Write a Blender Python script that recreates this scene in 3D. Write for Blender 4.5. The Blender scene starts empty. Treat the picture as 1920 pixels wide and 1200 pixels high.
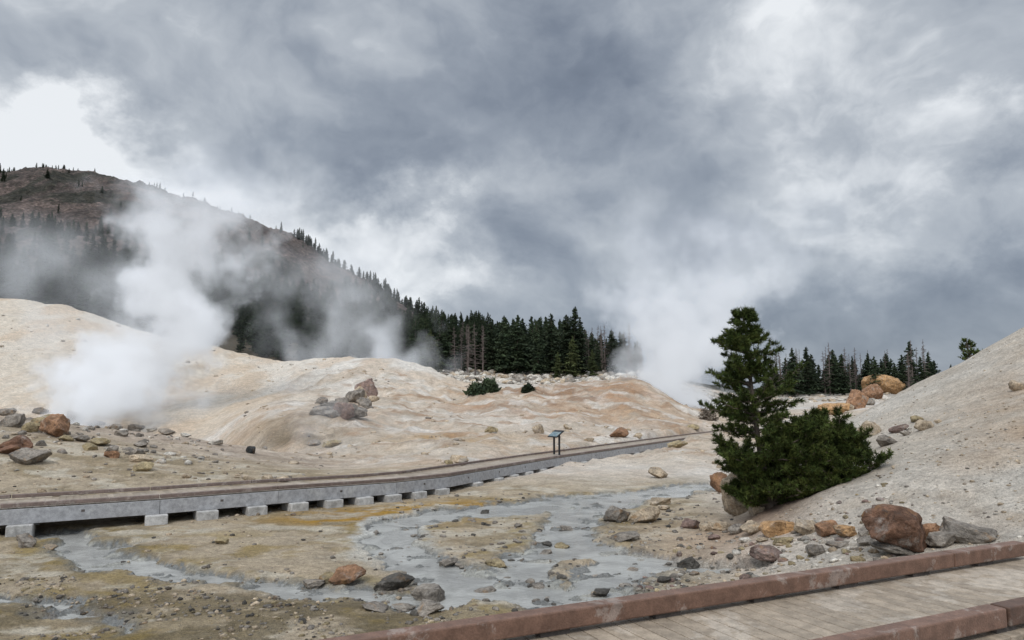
import bpy, bmesh, math, random
import numpy as np
from mathutils import Vector, Matrix, noise as mnoise
random.seed(7); rng=np.random.default_rng(7)
F=1330.0; PITCH=math.radians(6.43); S=1.2
sp,cp=math.sin(PITCH),math.cos(PITCH)
def slope(v): return math.tan(PITCH+math.atan((600-v)/F))
def P(u,v,y,s=S):
    cy=(600-v)/F; cx=(u-960)/F
    d=cp-cy*sp
    return (cx*y*s/d, y*s, y*s*(sp+cy*cp)/d)
scene=bpy.context.scene
scene.view_settings.view_transform='Standard'; scene.view_settings.look='None'; scene.view_settings.exposure=0
# ---------------------------------------------------------------- helpers
def link(o,parent=None):
    scene.collection.objects.link(o)
    if parent: o.parent=parent
    return o
def empty(name):
    e=bpy.data.objects.new(name,None); e.empty_display_size=.2; return link(e)
class NT:
    def __init__(s,tree): s.t=tree; s.n=tree.nodes; s.l=tree.links
    def node(s,typ,**kw):
        n=s.n.new(typ)
        for k,v in kw.items(): setattr(n,k,v)
        return n
    def set(s,sock,v):
        if isinstance(v,bpy.types.NodeSocket): s.l.new(v,sock)
        elif v is not None: sock.default_value=v
    def m(s,op,a,b=None,c=None,clamp=False):
        n=s.n.new('ShaderNodeMath'); n.operation=op; n.use_clamp=clamp
        s.set(n.inputs[0],a); s.set(n.inputs[1],b); s.set(n.inputs[2],c); return n.outputs[0]
    def vm(s,op,a,b=None):
        n=s.n.new('ShaderNodeVectorMath'); n.operation=op
        s.set(n.inputs[0],a)
        if b is not None:
            if op=='SCALE': s.set(n.inputs[3],b)
            else: s.set(n.inputs[1],b)
        return n.outputs['Value'] if op in('LENGTH','DOT_PRODUCT') else n.outputs[0]
    def noise(s,vec,scale,detail=4,rough=.5,dist=0,color=False,lac=2.0):
        n=s.n.new('ShaderNodeTexNoise'); s.set(n.inputs['Vector'],vec)
        n.inputs['Scale'].default_value=scale; n.inputs['Detail'].default_value=detail
        n.inputs['Roughness'].default_value=rough; n.inputs['Distortion'].default_value=dist; n.inputs['Lacunarity'].default_value=lac
        return n.outputs['Color' if color else 'Fac']
    def vor(s,vec,scale,feat='F1',out='Distance'):
        n=s.n.new('ShaderNodeTexVoronoi'); n.feature=feat; s.set(n.inputs['Vector'],vec); n.inputs['Scale'].default_value=scale
        return n.outputs[out]
    def mr(s,v,a,b,c=0,d=1,t='SMOOTHSTEP'):
        n=s.n.new('ShaderNodeMapRange'); n.interpolation_type=t
        s.set(n.inputs[0],v)
        for i,x in enumerate((a,b,c,d)): s.set(n.inputs[i+1],x)
        return n.outputs[0]
    def mix(s,f,a,b,mode='MIX'):
        n=s.n.new('ShaderNodeMix'); n.data_type='RGBA'; n.blend_type=mode
        s.set(n.inputs[0],f)
        for sock,v in ((n.inputs[6],a),(n.inputs[7],b)):
            if isinstance(v,tuple) and len(v)==3: v=v+(1,)
            s.set(sock,v)
        return n.outputs[2]
    def grey(s,f):
        comb=s.node('ShaderNodeCombineColor')
        for q in comb.inputs: s.l.new(f,q)
        return comb.outputs[0]
    def ramp(s,f,pts,interp='LINEAR'):
        n=s.n.new('ShaderNodeValToRGB'); s.set(n.inputs[0],f); cr=n.color_ramp; cr.interpolation=interp
        while len(cr.elements)<len(pts): cr.elements.new(.5)
        for i,(p,c) in enumerate(sorted(pts,key=lambda q:q[0])):
            cr.elements[i].position=p
        for i,(p,c) in enumerate(sorted(pts,key=lambda q:q[0])):
            cr.elements[i].color=tuple(c[:3])+(1,)
        return n.outputs[0]
    def bump(s,h,strength=.5,dist=.05,normal=None):
        n=s.n.new('ShaderNodeBump'); s.set(n.inputs['Height'],h); n.inputs['Strength'].default_value=strength
        n.inputs['Distance'].default_value=dist
        if normal is not None: s.l.new(normal,n.inputs['Normal'])
        return n.outputs[0]
def material(name):
    m=bpy.data.materials.new(name); m.use_nodes=True
    t=NT(m.node_tree); b=m.node_tree.nodes['Principled BSDF']
    b.inputs['Roughness'].default_value=.9; b.inputs['Specular IOR Level'].default_value=.25
    return m,t,b
def pos(t): return t.node('ShaderNodeNewGeometry').outputs['Position']
def attr(t,name='Col'):
    n=t.node('ShaderNodeAttribute'); n.attribute_name=name; return n.outputs['Color']
def np_mesh(name,V,Fc,col=None,smooth=False,mat=None,matidx=None):
    V=np.asarray(V,dtype=np.float32); Fc=np.asarray(Fc,dtype=np.int32)
    me=bpy.data.meshes.new(name); k=Fc.shape[1]
    me.vertices.add(len(V)); me.vertices.foreach_set('co',V.ravel())
    me.loops.add(Fc.size); me.loops.foreach_set('vertex_index',Fc.ravel())
    me.polygons.add(len(Fc)); me.polygons.foreach_set('loop_start',np.arange(0,Fc.size,k,dtype=np.int32))
    try: me.polygons.foreach_set('loop_total',np.full(len(Fc),k,dtype=np.int32))
    except Exception: pass
    if matidx is not None: me.polygons.foreach_set('material_index',matidx.astype(np.int32))
    me.polygons.foreach_set('use_smooth',np.full(len(Fc),smooth,dtype=bool))
    if col is not None:
        at=me.color_attributes.new('Col','FLOAT_COLOR','POINT')
        c=np.ones((len(V),4),dtype=np.float32); c[:,:3]=col
        at.data.foreach_set('color',c.ravel())
    if mat is not None:
        for mm in (mat if isinstance(mat,list) else [mat]): me.materials.append(mm)
    me.update(calc_edges=True); me.validate()
    return me
_perm=rng.permutation(512)
def _h(ix,iy,k=0): return (_perm[(ix+_perm[(iy+k*37)&511])&511])/511.0
def vnoise(x,y,k=0):
    ix=np.floor(x).astype(int); iy=np.floor(y).astype(int); fx=x-ix; fy=y-iy
    fx=fx*fx*fx*(fx*(fx*6-15)+10); fy=fy*fy*fy*(fy*(fy*6-15)+10)
    a=_h(ix,iy,k);b=_h(ix+1,iy,k);c=_h(ix,iy+1,k);d=_h(ix+1,iy+1,k)
    return (a+(b-a)*fx)+((c+(d-c)*fx)-(a+(b-a)*fx))*fy-.5
def fbm(x,y,o=4,k=0,g=.5):
    s=0;a=1;f=1
    for i in range(o):
        s=s+a*vnoise(x*f+13.7*i,y*f+7.3*i,k+i); a*=g; f*=2.03
    return s
def ridged(x,y,o=4,k=0):
    s=0;a=1;f=1
    for i in range(o):
        s=s+a*(1-4*np.abs(vnoise(x*f+3.7*i,y*f+9.1*i,k+i))); a*=.5; f*=2.1
    return s
def sst(x,a,b):
    t=np.clip((x-a)/(b-a),0,1); return t*t*(3-2*t)
# ---------------------------------------------------------------- terrain
W=-2.50
K=[
 [(-700,3,-2.5,'z'),(1200,3,-2.5,'z'),(1500,3,-2.1,'z'),(2700,3,-1.9,'z')],
 [(-700,7.2,-2.42,'z'),(1150,7.2,-2.45,'z'),(1300,7.2,-2.38,'z'),(1450,7.2,-2.22,'z'),(1600,7.4,-2.05,'z'),(1900,7.4,-1.85,'z'),(2700,7,-1.4,'z')],
 [(-700,10,-2.40,'z'),(0,10.5,-2.42,'z'),(1200,11,-2.45,'z'),(1300,10.8,-2.42,'z'),(1400,10.6,-2.32,'z'),(1540,10.4,-2.12,'z'),(1700,10,-1.85,'z'),(1920,9.5,-1.55,'z'),(2700,9,-.8,'z')],
 [(-700,12,-2.38,'z'),(0,12.6,-2.40,'z'),(500,15.5,-2.42,'z'),(740,18,-2.42,'z'),(960,22.5,-2.42,'z'),(1090,27,-2.42,'z'),(1180,32,-2.44,'z'),(1280,38,-2.46,'z'),(1330,33,-2.42,'z'),(1400,14.5,-2.2,'z'),(1540,12.3,935),(1700,12,885),(1920,12,830),(2700,11,760)],
 [(-700,15,930),(0,16.2,928),(240,17.2,918),(500,18.8,900),(640,19.6,893),(740,21.5,884),(880,25,866),(960,28,856),(1090,35,836),(1180,41,822),(1280,48,808),(1340,50,808),(1400,46,815),(1470,30,835),(1540,17,860),(1700,17,810),(1920,17,725),(2700,17,560)],
 [(-700,24,760),(0,24.5,777),(240,26,804),(400,27,826),(500,28,846),(640,28,868),(740,29,858),(880,32,838),(960,35,830),(1090,42,810),(1180,47,800),(1280,53,797),(1340,55,802),(1400,52,810),(1480,36,815),(1540,24,796),(1600,24,778),(1700,23.5,727),(1800,23,681),(1920,22.5,616),(2700,22,300)],
 [(-700,34,-3.5,'z'),(0,36,-3.8,'z'),(240,38,-4.2,'z'),(400,38,-3.9,'z'),(500,34,-3.2,'z'),(640,32,852),(740,33,842),(880,38,815),(960,40,814),(1090,46,796),(1180,52,788),(1280,58,788),(1400,60,800),(1480,42,812),(1540,31,-2.6,'z'),(1700,31,-1.2,'z'),(1920,31,1.2,'z'),(2700,31,8,'z')],
 [(-700,50,-3,'z'),(0,50,-3.5,'z'),(240,50,-3.8,'z'),(400,48,-3.0,'z'),(500,40,797),(560,40,788),(700,42,792),(740,44,797),(880,50,780),(960,52,776),(1090,58,758),(1180,62,750),(1280,62,772),(1400,70,790),(1540,60,775),(1700,60,765),(1920,60,755),(2700,60,740)],
 [(-700,70,620),(0,70,645),(240,70,700),(400,68,738),(500,65,745),(640,62,738),(740,62,744),(880,60,752),(960,60,750),(1090,66,736),(1180,68,728),(1280,65,766),(1400,80,776),(1540,80,764),(2700,80,760)],
 [(-700,90,520),(0,90,556),(70,90,562),(140,90,577),(200,90,600),(260,90,615),(330,90,640),(420,90,656),(480,89,672),(520,88,681),(580,85,674),(640,82,670),(740,80,676),(820,79,695),(880,77,718),(960,68,738),(1010,70,734),(1090,74,721),(1140,74,714),(1190,74,716),(1235,72,730),(1280,69,758),(1330,80,770),(1400,90,764),(1540,95,752),(2700,95,748)],
 [(-700,105,12,'z'),(0,105,10,'z'),(240,105,7,'z'),(500,100,2,'z'),(640,95,3,'z'),(740,93,2.5,'z'),(880,90,1.3,'z'),(960,80,.2,'z'),(1090,84,.8,'z'),(1180,84,.8,'z'),(1280,80,-.9,'z'),(1400,105,-1.2,'z'),(2700,105,-.5,'z')],
 [(-700,125,16,'z'),(0,125,15,'z'),(240,125,10,'z'),(500,125,7,'z'),(640,125,6,'z'),(740,125,5.5,'z'),(830,120,698),(960,122,704),(1090,122,702),(1220,122,700),(1290,125,722),(1400,130,745),(1540,130,742),(1700,130,738),(2700,130,735)],
 [(-700,180,545),(0,180,545),(240,180,570),(500,180,615),(640,180,630),(740,180,650),(880,180,675),(1090,180,694),(1220,180,705),(1400,180,738),(2700,180,730)],
 [(-700,300,440),(0,300,437),(240,300,452),(500,300,522),(640,300,570),(740,300,610),(880,300,650),(1000,300,672),(1180,300,700),(1400,300,736),(2700,300,726)],
 [(-700,450,340),(0,450,326),(60,450,322),(110,450,332),(230,450,350),(300,450,372),(440,450,412),(520,450,440),(560,450,469),(610,450,504),(690,450,536),(740,450,574),(830,450,615),(960,450,650),(1090,450,680),(1200,450,706),(1400,450,737),(2700,450,726)],
 [(-700,750,110,'z'),(0,750,110,'z'),(500,750,70,'z'),(1000,750,10,'z'),(1400,750,0,'z'),(2700,750,5,'z')],
 [(-700,4000,0,'z'),(2700,4000,0,'z')],
]
NC,NR=860,900
ug=np.linspace(-600,2500,NC); ag=(ug-960)/F/1.0105
lg=np.concatenate([np.linspace(math.log(3),math.log(160),660,endpoint=False),np.linspace(math.log(160),math.log(700),200,endpoint=False),np.linspace(math.log(700),math.log(3900),40)])
yg=np.exp(lg)
def gblur(A,s,axis):
    r=int(3*s)+1; k=np.exp(-.5*(np.arange(-r,r+1)/s)**2); k/=k.sum()
    A=np.moveaxis(A,axis,0); pad=np.concatenate([np.repeat(A[:1],r,0),A,np.repeat(A[-1:],r,0)],0)
    out=sum(k[i]*pad[i:i+A.shape[0]] for i in range(2*r+1))
    return np.moveaxis(out,0,axis)
KY=[];KZ=[]
for kn in K:
    us=[q[0] for q in kn]; ly=[math.log(q[1]) for q in kn]
    zz=[q[2]/q[1] if len(q)==4 else slope(q[2]) for q in kn]
    a=np.interp(ug,us,ly); b=np.interp(ug,us,zz)
    a=gblur(a,5,0); b=gblur(b,5 if kn is not K[14] else 2,0)
    KY.append(a); KZ.append(b*np.exp(a))
KY=np.array(KY);KZ=np.array(KZ)
Z=np.zeros((NR,NC))
for j in range(NC): Z[:,j]=np.interp(lg,KY[:,j],KZ[:,j])
Z=gblur(Z,3.2,0)
X=ag[None,:]*yg[:,None]; Y=np.repeat(yg[:,None],NC,1); U=np.repeat(ug[None,:],NR,0)
flat=1-sst(Y,22,30)*1.0
right=sst(U,1380,1560)*(1-sst(Y,30,50))
mid=sst(Y,24,30)*(1-sst(Y,66,80))*(1-sst(U,1340,1420))*sst(U,430,560)
Z+= (1-flat)*(1-sst(Y,110,140))*(0.22*fbm(X/5,Y/7,5,1)+0.10*np.clip(ridged(X/3.5,Y/9,4,3),-1,2)*sst(Y,34,50)*(1-right))
gul=ridged(X/6+0.35*fbm(X/8,Y/8,3,5),Y/22,4,9)
hillm=sst(Y,50,68)*(1-sst(Y,84,100))*(1-sst(U,1300,1400))
Z+= hillm*0.34*gul
mh=ridged(X/2.4+.4*fbm(X/3,Y/3,3,15),Y/6.0,5,17)
Z+= mid*0.14*mh
Z+= mid*0.14*fbm(X/.9,Y/1.6,4,19)
Z+= (1-flat)*(1-sst(Y,30,34))*(1-sst(U,500,640))*.10*fbm(X/.8,Y/.9,4,20)
Z+= flat*(0.07*fbm(X/1.6,Y/1.6,5,21)+.015)*(1-right*.6)
Z+= right*(0.06*fbm(X/.8,Y/.8,4,25)+.10*fbm(X/3,Y/3,3,26))
mt=sst(Y,180,300)
Z+= mt*(3.4*ridged(X/42,Y/60,6,31)+2.2*fbm(X/9,Y/12,5,35))*(1-sst(U,900,1250)*.8)
Z+= sst(Y,400,460)*(1-sst(U,800,1000))*1.6*np.abs(fbm(X/3.2,Y/20,4,39))*2
Z+= sst(Y,92,110)*(1-sst(Y,160,180))*0.5*np.abs(fbm(X/1.5,Y/1.8,4,43))
def gp(u,v,z=W):
    y=z/slope(v); x,yy,_=P(u,v,y,1.0); return x,yy
near_edge=[(-560,985,11.6),(-250,962,12.2),(0,945,13),(300,927,14.3),(520,911,15.7),(740,897,17.9),(840,887,19.6),(1040,855,28),(1340,813,46),(1420,804,54)]
WID=1.75
npts=[np.array(P(*q,s=1.0)) for q in near_edge]
bd=np.full(Y.shape,99.0); bz=np.zeros(Y.shape)
msk=(Y<62)&(Y>9)
Xm,Ym=X[msk],Y[msk]; b1=np.full(Xm.shape,99.0); z1_=np.zeros(Xm.shape)
for A_,B_ in zip(npts[:-1],npts[1:]):
    dx,dy=B_[0]-A_[0],B_[1]-A_[1]; L=math.hypot(dx,dy); nx,ny=-dy/L,dx/L
    ax,ay=A_[0]+nx*WID/2/S,A_[1]+ny*WID/2/S
    tq=np.clip(((Xm-ax)*dx+(Ym-ay)*dy)/L**2,0,1); dd=np.hypot(Xm-ax-tq*dx,Ym-ay-tq*dy); zq=A_[2]+tq*(B_[2]-A_[2])
    k=dd<b1; b1=np.where(k,dd,b1); z1_=np.where(k,zq,z1_)
bd[msk]=b1; bz[msk]=z1_
clear=np.interp(Y,[12,20,30,50],[.56,.54,.48,.40])
tgt=np.minimum(Z,bz-clear); kk=1-sst(bd,.80,1.5)
Z=Z*(1-kk)+tgt*kk
streams=[
 [(1420,902,.35),(1300,917,.7),(1180,932,.9),(1080,945,1.0),(960,957,.9),(850,968,.6),(760,985,.5),(722,1010,.4),(748,1045,.45),(830,1080,.5),(920,1110,.6),(1050,1130,.6),(1230,1142,.5)],
 [(1140,940,.8),(1085,972,.55),(1045,1000,.4),(1080,1028,.42),(1190,1052,.38),(1320,1072,.34),(1420,1082,.2)],
 [(1070,1030,.45),(1000,1068,.5),(940,1100,.5)],
 [(1190,1055,.3),(1180,1090,.5),(1080,1120,.5)],
 [(920,1112,.5),(800,1135,.35),(700,1125,.20),(560,1112,.18),(420,1098,.18),(280,1075,.32),(180,1045,.45),(120,1012,.45),(60,1000,.3)],
 [(-40,1120,.12),(60,1140,.10),(150,1165,.08),(210,1200,.08)],
]
def segdist(pts,Xs,Ys):
    best=np.full(Xs.shape,1e9)
    q=[gp(u,v)+(w,) for u,v,w in pts]
    for (ax,ay,aw),(bx,by,bw) in zip(q[:-1],q[1:]):
        dx,dy=bx-ax,by-ay; t=np.clip(((Xs-ax)*dx+(Ys-ay)*dy)/(dx*dx+dy*dy),0,1)
        d=np.hypot(Xs-ax-t*dx,Ys-ay-t*dy)-(aw+t*(bw-aw)); best=np.minimum(best,d)
    return best
near=Y<27
sd=np.full(Y.shape,9.0)
Xn,Yn=X[near],Y[near]
wx=Xn+.36*fbm(Xn/.9,Yn/.9,6,51,.62); wy=Yn+.55*fbm(Xn/.9,Yn/.9,6,55,.62)
s=np.full(Xn.shape,9.0)
for st in streams: s=np.minimum(s,segdist(st,wx,wy))
sd[near]=s
bed=W-.045+.13*np.clip(fbm(X/.5,Y/.3,6,61,.62),-.3,1)
kk=1-sst(sd,-.18,.22)
Z=Z*(1-kk)+bed*kk
lift=(sd>.0)&(Y<24)
Z=np.where(lift,np.maximum(Z,W+.012*sst(sd,0,.3)+.02*fbm(X/.3,Y/.3,3,65)),Z)
C=np.zeros(Y.shape+(3,))
def c(r,g,b):
    f=lambda q:(q/255/12.92 if q<10 else ((q/255+.055)/1.055)**2.4)
    return np.array([f(r),f(g),f(b)])
def lay(col,m):
    global C
    m=np.clip(m,0,1)[...,None]; C=C*(1-m)+col*m
def nz(sx,sy,o,k): return fbm(X/sx,Y/sy,o,k,.58)
def blob(u,y,su,sy_): return np.exp(-((U-u)/su)**2-((Y-y)/sy_)**2)
C[:]=c(210,194,174)
lay(c(224,215,203),sst(nz(4,5,5,71),-.1,.45))
lay(c(200,174,147),sst(nz(2.2,3,6,75),.02,.4)*.7)
lay(c(186,168,150),sst(Y,14,16)*(1-sst(Y,28,32))*(1-sst(U,560,760))*(.6+nz(.7,.7,5,77)))
lay(c(142,126,106),sst(Y,14,16)*(1-sst(Y,28,32))*(1-sst(U,560,760))*sst(nz(.9,.7,6,78),.12,.4)*.5)
hl=sst(Y,48,60)*(1-sst(Y,92,100))
lay(c(224,212,194),hl*(1-sst(U,980,1060))*.85)
lay(c(232,225,214),hl*blob(700,75,170,25))
lay(c(208,182,152),hl*sst(nz(5,10,6,81),.0,.35)*(1-sst(U,880,960))*.55)
lay(c(194,166,136),hl*sst(gul,.9,1.9)*.35)
mo=blob(1130,66,160,15)+blob(960,56,140,10)*.8
lay(c(186,152,122),mo*(.8+nz(3,5,5,83)))
lay(c(150,120,94),mo*sst(nz(3,4,6,85),.04,.34)*.75)
lay(c(222,212,198),blob(940,46,190,5)*.9)
lay(c(188,154,108),blob(850,36,120,3.4)*.85*(.6+nz(1.5,1.5,5,87)))
lay(c(190,156,120),blob(1200,52,130,5)*.75)
lay(c(166,146,120),blob(555,40,130,5)*.95*(.8+nz(1.5,2,4,88)))
lay(c(122,108,88),blob(560,37,120,2.2)*.8*sst(nz(1,1.4,5,89),-.2,.2))
lay(c(206,192,172),blob(650,30,160,3)*.5)
stain=sst(Y,26,34)*(1-sst(Y,70,80))*sst(U,520,700)*(1-sst(U,1320,1400))
lay(c(148,124,100),mid*sst(mh,.75,1.5)*.45)
lay(c(166,130,96),stain*sst(np.sin(Y*1.7+3*fbm(X/6,Y/6,4,91))+nz(1.6,1.6,6,93)*2.2,.7,1.6)*.6)
lay(c(232,226,216),stain*sst(np.sin(Y*1.1+2+3*fbm(X/5,Y/7,4,95))+nz(1.6,1.6,6,97)*2,.7,1.5)*.65)
lay(c(186,174,156),stain*sst(nz(1.0,1.4,6,98),.05,.4)*.55)
lay(c(212,206,196),sst(Y,72,84)*(1-sst(Y,100,120))*sst(U,840,900)*.6)
fl=(1-sst(Y,20,25))*(1-sst(U,1250,1420))
lay(c(186,169,143),fl*.9)
lay(c(148,132,102),fl*sst(nz(1.2,.9,6,101),-.02,.3)*.7)
lay(c(208,197,177),fl*sst(nz(.9,.6,6,103),.04,.32)*.8)
lay(c(122,108,80),fl*(1-sst(U,760,900))*(1-sst(Y,8.9,9.9))*sst(nz(.7,.5,6,105),-.25,.15)*.85)
lay(c(174,134,50),np.clip(blob(760,15.8,190,1.0)+blob(890,17.0,110,.9)+blob(640,14.6,150,.5),0,1)*sst(nz(.7,.3,6,107),-.22,.12))
lay(c(158,134,74),fl*blob(420,12.0,260,1.2)*sst(nz(.8,.5,6,109),-.05,.25)*.75)
lay(c(150,128,70),fl*np.exp(-((sd-.35)/.24)**2)*sst(nz(.6,.5,5,110),-.05,.28)*.65*(1-sst(U,1100,1300)))
lay(c(224,214,200),blob(1150,26,180,4)*.7)
lay(c(132,128,117),(1-sst(sd,.05,.34))*fl*.85*sst(nz(.5,.5,4,111),-.35,.15))
lay(c(214,212,204),np.exp(-((sd-.14)/.12)**2)*blob(700,14,150,2.8))
lay(c(142,142,138),(sd<.06)*1.0)
lay(c(190,188,178),(sd<.04)*sst(nz(.6,.35,5,115),.05,.3)*.8)
lay(c(204,193,177),right*.95)
lay(c(216,208,195),right*sst(nz(1.3,1.3,5,117),-.05,.35)*.7)
lay(c(184,157,128),right*(blob(2050,14,260,5)*.75*(.6+nz(1.5,1.5,5,119)*1.5)))
lay(c(194,162,134),blob(1380,12.5,150,1.8)*.6)
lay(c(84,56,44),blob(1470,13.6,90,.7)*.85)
lay(c(180,174,164),sst(Y,94,102)*sst(nz(1.5,1.8,4,43),-.2,.3))
lay(c(70,68,52),sst(Y,122,140)*(1-sst(Y,900,2000)*.3))
lay(c(84,76,62),sst(Y,98,106)*(1-sst(U,700,820)))
mm=sst(Y,215,260)
lay(c(106,93,86),mm*(1-sst(U,800,1100)))
lay(c(136,118,108),mm*(1-sst(U,800,1100))*sst(nz(10,22,6,121),-.05,.3)*.8)
lay(c(62,62,50),mm*sst(nz(20,36,6,123),.0,.22)*.85)
Xs,Ys,Zs=X*S,Y*S,Z*S
verts=np.stack([Xs,Ys,Zs],-1).reshape(-1,3)
ex=np.stack([ag*80,np.full(NC,-40.0),np.full(NC,-3.0)],-1)
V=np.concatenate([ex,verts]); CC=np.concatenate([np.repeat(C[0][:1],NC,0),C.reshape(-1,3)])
i=np.arange(NR)[:,None]*NC+np.arange(NC-1)[None,:]
Fq=np.stack([i,i+1,i+1+NC,i+NC],-1).reshape(-1,4)
midx=np.zeros((NR,NC-1),int); midx[yg>150]=1
gm,t,b=material('thermal_ground')
p=pos(t); col=attr(t)
n1=t.noise(p,1.3,8,.65); n2=t.noise(p,14,6,.7); n3=t.noise(p,60,3,.6); n4=t.noise(p,4.5,7,.7)
peb=t.vor(p,22); peb2=t.vor(p,55)
f=t.m('MULTIPLY',t.mr(n1,.25,.75,.80,1.14),t.mr(n2,.25,.75,.72,1.24))
f=t.m('MULTIPLY',f,t.mr(n4,.3,.7,.82,1.15))
f=t.m('MULTIPLY',f,t.mr(peb2,0,.6,1.12,.8))
colr=t.mix(1.0,col,t.grey(f),'MULTIPLY')
rust=t.mr(t.noise(p,.55,7,.72,1.0),.55,.70)
colr=t.mix(t.m('MULTIPLY',rust,.20),colr,(.38,.25,.13))
spk=t.mr(t.noise(p,34,3,.6),.62,.70)
colr=t.mix(t.m('MULTIPLY',spk,.45),colr,(.15,.125,.10))
t.l.new(colr,b.inputs['Base Color'])
h=t.m('ADD',t.m('MULTIPLY',n2,.7),t.m('MULTIPLY',n1,1.3)); h=t.m('ADD',h,t.m('MULTIPLY',t.m('SUBTRACT',1,peb),.4)); h=t.m('ADD',h,t.m('MULTIPLY',n3,.3)); h=t.m('ADD',h,t.m('MULTIPLY',n4,1.2))
t.l.new(t.bump(h,.9,.08),b.inputs['Normal'])
mm_,t,b=material('mountain_talus')
p=pos(t); col=attr(t)
n1=t.noise(p,.12,8,.7); n2=t.noise(p,.6,8,.75); v1=t.vor(p,.45); v2=t.vor(p,.16)
f=t.m('MULTIPLY',t.mr(n1,.3,.7,.6,1.4),t.mr(n2,.32,.68,.5,1.55)); f=t.m('MULTIPLY',f,t.mr(v1,0,.8,1.25,.6))
colr=t.mix(1.0,col,t.grey(f),'MULTIPLY')
colr=t.mix(t.mr(t.noise(p,.30,6,.75),.54,.60,0,.75),colr,(.026,.034,.022))
t.l.new(colr,b.inputs['Base Color'])
h=t.m('ADD',t.m('MULTIPLY',n2,2.4),t.m('MULTIPLY',t.m('SUBTRACT',1,v1),1.4)); h=t.m('ADD',h,t.m('MULTIPLY',t.m('SUBTRACT',1,v2),1.6))
t.l.new(t.bump(h,.9,2.0),b.inputs['Normal'])
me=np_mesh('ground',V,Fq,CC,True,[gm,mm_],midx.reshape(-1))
link(bpy.data.objects.new('ground',me))
def H(x,y):
    x=np.atleast_1d(np.asarray(x,float))/S; y=np.maximum(np.atleast_1d(np.asarray(y,float))/S,3.01)
    fi=np.clip((x/y-ag[0])/(ag[1]-ag[0]),0,NC-1.001); fj=np.clip(np.interp(np.log(y),lg,np.arange(NR)),0,NR-1.001)
    i=fi.astype(int); j=fj.astype(int); a=fi-i; bb=fj-j
    return S*((Z[j,i]*(1-a)+Z[j,i+1]*a)*(1-bb)+(Z[j+1,i]*(1-a)+Z[j+1,i+1]*a)*bb)
def H1(x,y): return float(H(x,y)[0])
_ys=np.geomspace(5,700,2500)
def hit(u,v,ymin=5):
    cy=(600-v)/F; cx=(u-960)/F; d=cp-cy*sp
    ys=_ys[_ys>=ymin]*S; xs=cx/d*ys; zs=ys*(sp+cy*cp)/d
    hh=H(xs,ys); k=np.nonzero(zs<hh)[0]
    if len(k)==0: return None
    k=k[0]; return (xs[k],ys[k],hh[k])
# ---------------------------------------------------------------- water
wm,t,b=material('milky_stream_water')
p=pos(t)
n=t.noise(p,1.2,5,.6,.8)
t.l.new(t.mix(t.mr(n,.35,.65),(.27,.265,.245),(.40,.395,.365)),b.inputs['Base Color'])
b.inputs['Roughness'].default_value=.16; b.inputs['Specular IOR Level'].default_value=.42; b.inputs['IOR'].default_value=1.33
mp=t.node('ShaderNodeMapping'); t.l.new(p,mp.inputs[0]); mp.inputs['Scale'].default_value=(1,1.6,1)
t.l.new(t.bump(t.m('ADD',t.noise(mp.outputs[0],5,5,.6,.6),t.m('MULTIPLY',t.noise(mp.outputs[0],20,3,.6),.4)),.5,.05),b.inputs['Normal'])
wv=[(-14*S,6.0*S,W*S),(13*S,6.0*S,W*S),(14*S,22*S,W*S),(-14*S,22*S,W*S)]
link(bpy.data.objects.new('stream_water',np_mesh('stream_water',wv,[(0,1,2,3)],None,False,wm)))
# ---------------------------------------------------------------- rocks
rm,t,b=material('rock')
oc=pos(t); col=attr(t)
n1=t.noise(oc,3.0,7,.68); n2=t.noise(oc,22,6,.7)
f=t.m('MULTIPLY',t.mr(n1,.3,.7,.5,1.4),t.mr(n2,.25,.75,.6,1.4))
cl=t.mix(1.0,col,t.grey(f),'MULTIPLY')
cl=t.mix(t.mr(t.noise(oc,2.1,6,.7,.5),.53,.68,0,.6),cl,(.38,.35,.31))
cl=t.mix(t.mr(t.noise(oc,3.3,5,.65,.7),.55,.70,0,.55),cl,(.33,.185,.075))
cl=t.mix(t.mr(t.noise(oc,5.5,5,.65,.5),.58,.68,0,.65),cl,(.07,.058,.05))
t.l.new(cl,b.inputs['Base Color'])
t.l.new(t.bump(t.m('ADD',n1,t.m('MULTIPLY',n2,.5)),.95,.10),b.inputs['Normal'])
def ico(sub):
    bm=bmesh.new(); bmesh.ops.create_icosphere(bm,subdivisions=sub,radius=1)
    bm.verts.ensure_lookup_table(); v=np.array([q.co[:] for q in bm.verts]); f=np.array([[w.index for w in q.verts] for q in bm.faces]); bm.free(); return v,f
ICO={k:ico(k) for k in (1,2,3,5)}
def rockshape(sub,seed,cuts=16,rough=.06):
    r=np.random.default_rng(seed); v,f=ICO[sub]; v=v.copy()
    for _ in range(cuts):
        n=r.normal(size=3); n/=np.linalg.norm(n); d=r.uniform(.5,.85)
        k=v@n-d; k=np.where(k>0,k,0); v-=k[:,None]*n*.98
    if sub>=3:
        off=r.uniform(-50,50,3)
        dv=np.array([mnoise.fractal(Vector((q*1.8+off).tolist()),.8,2.0,6) for q in v])
        v*= (1+rough*2.2*dv)[:,None]
    else: v*=(1+r.uniform(-rough*2,rough*2,len(v)))[:,None]
    return v,f
PAL={'g':(136,128,118),'d':(88,84,78),'r':(146,112,86),'o':(186,148,106),'b':(120,90,72),'t':(178,161,138),'y':(156,141,110),'w':(196,189,177),'p':(132,112,103),'k':(60,62,62)}
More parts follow.
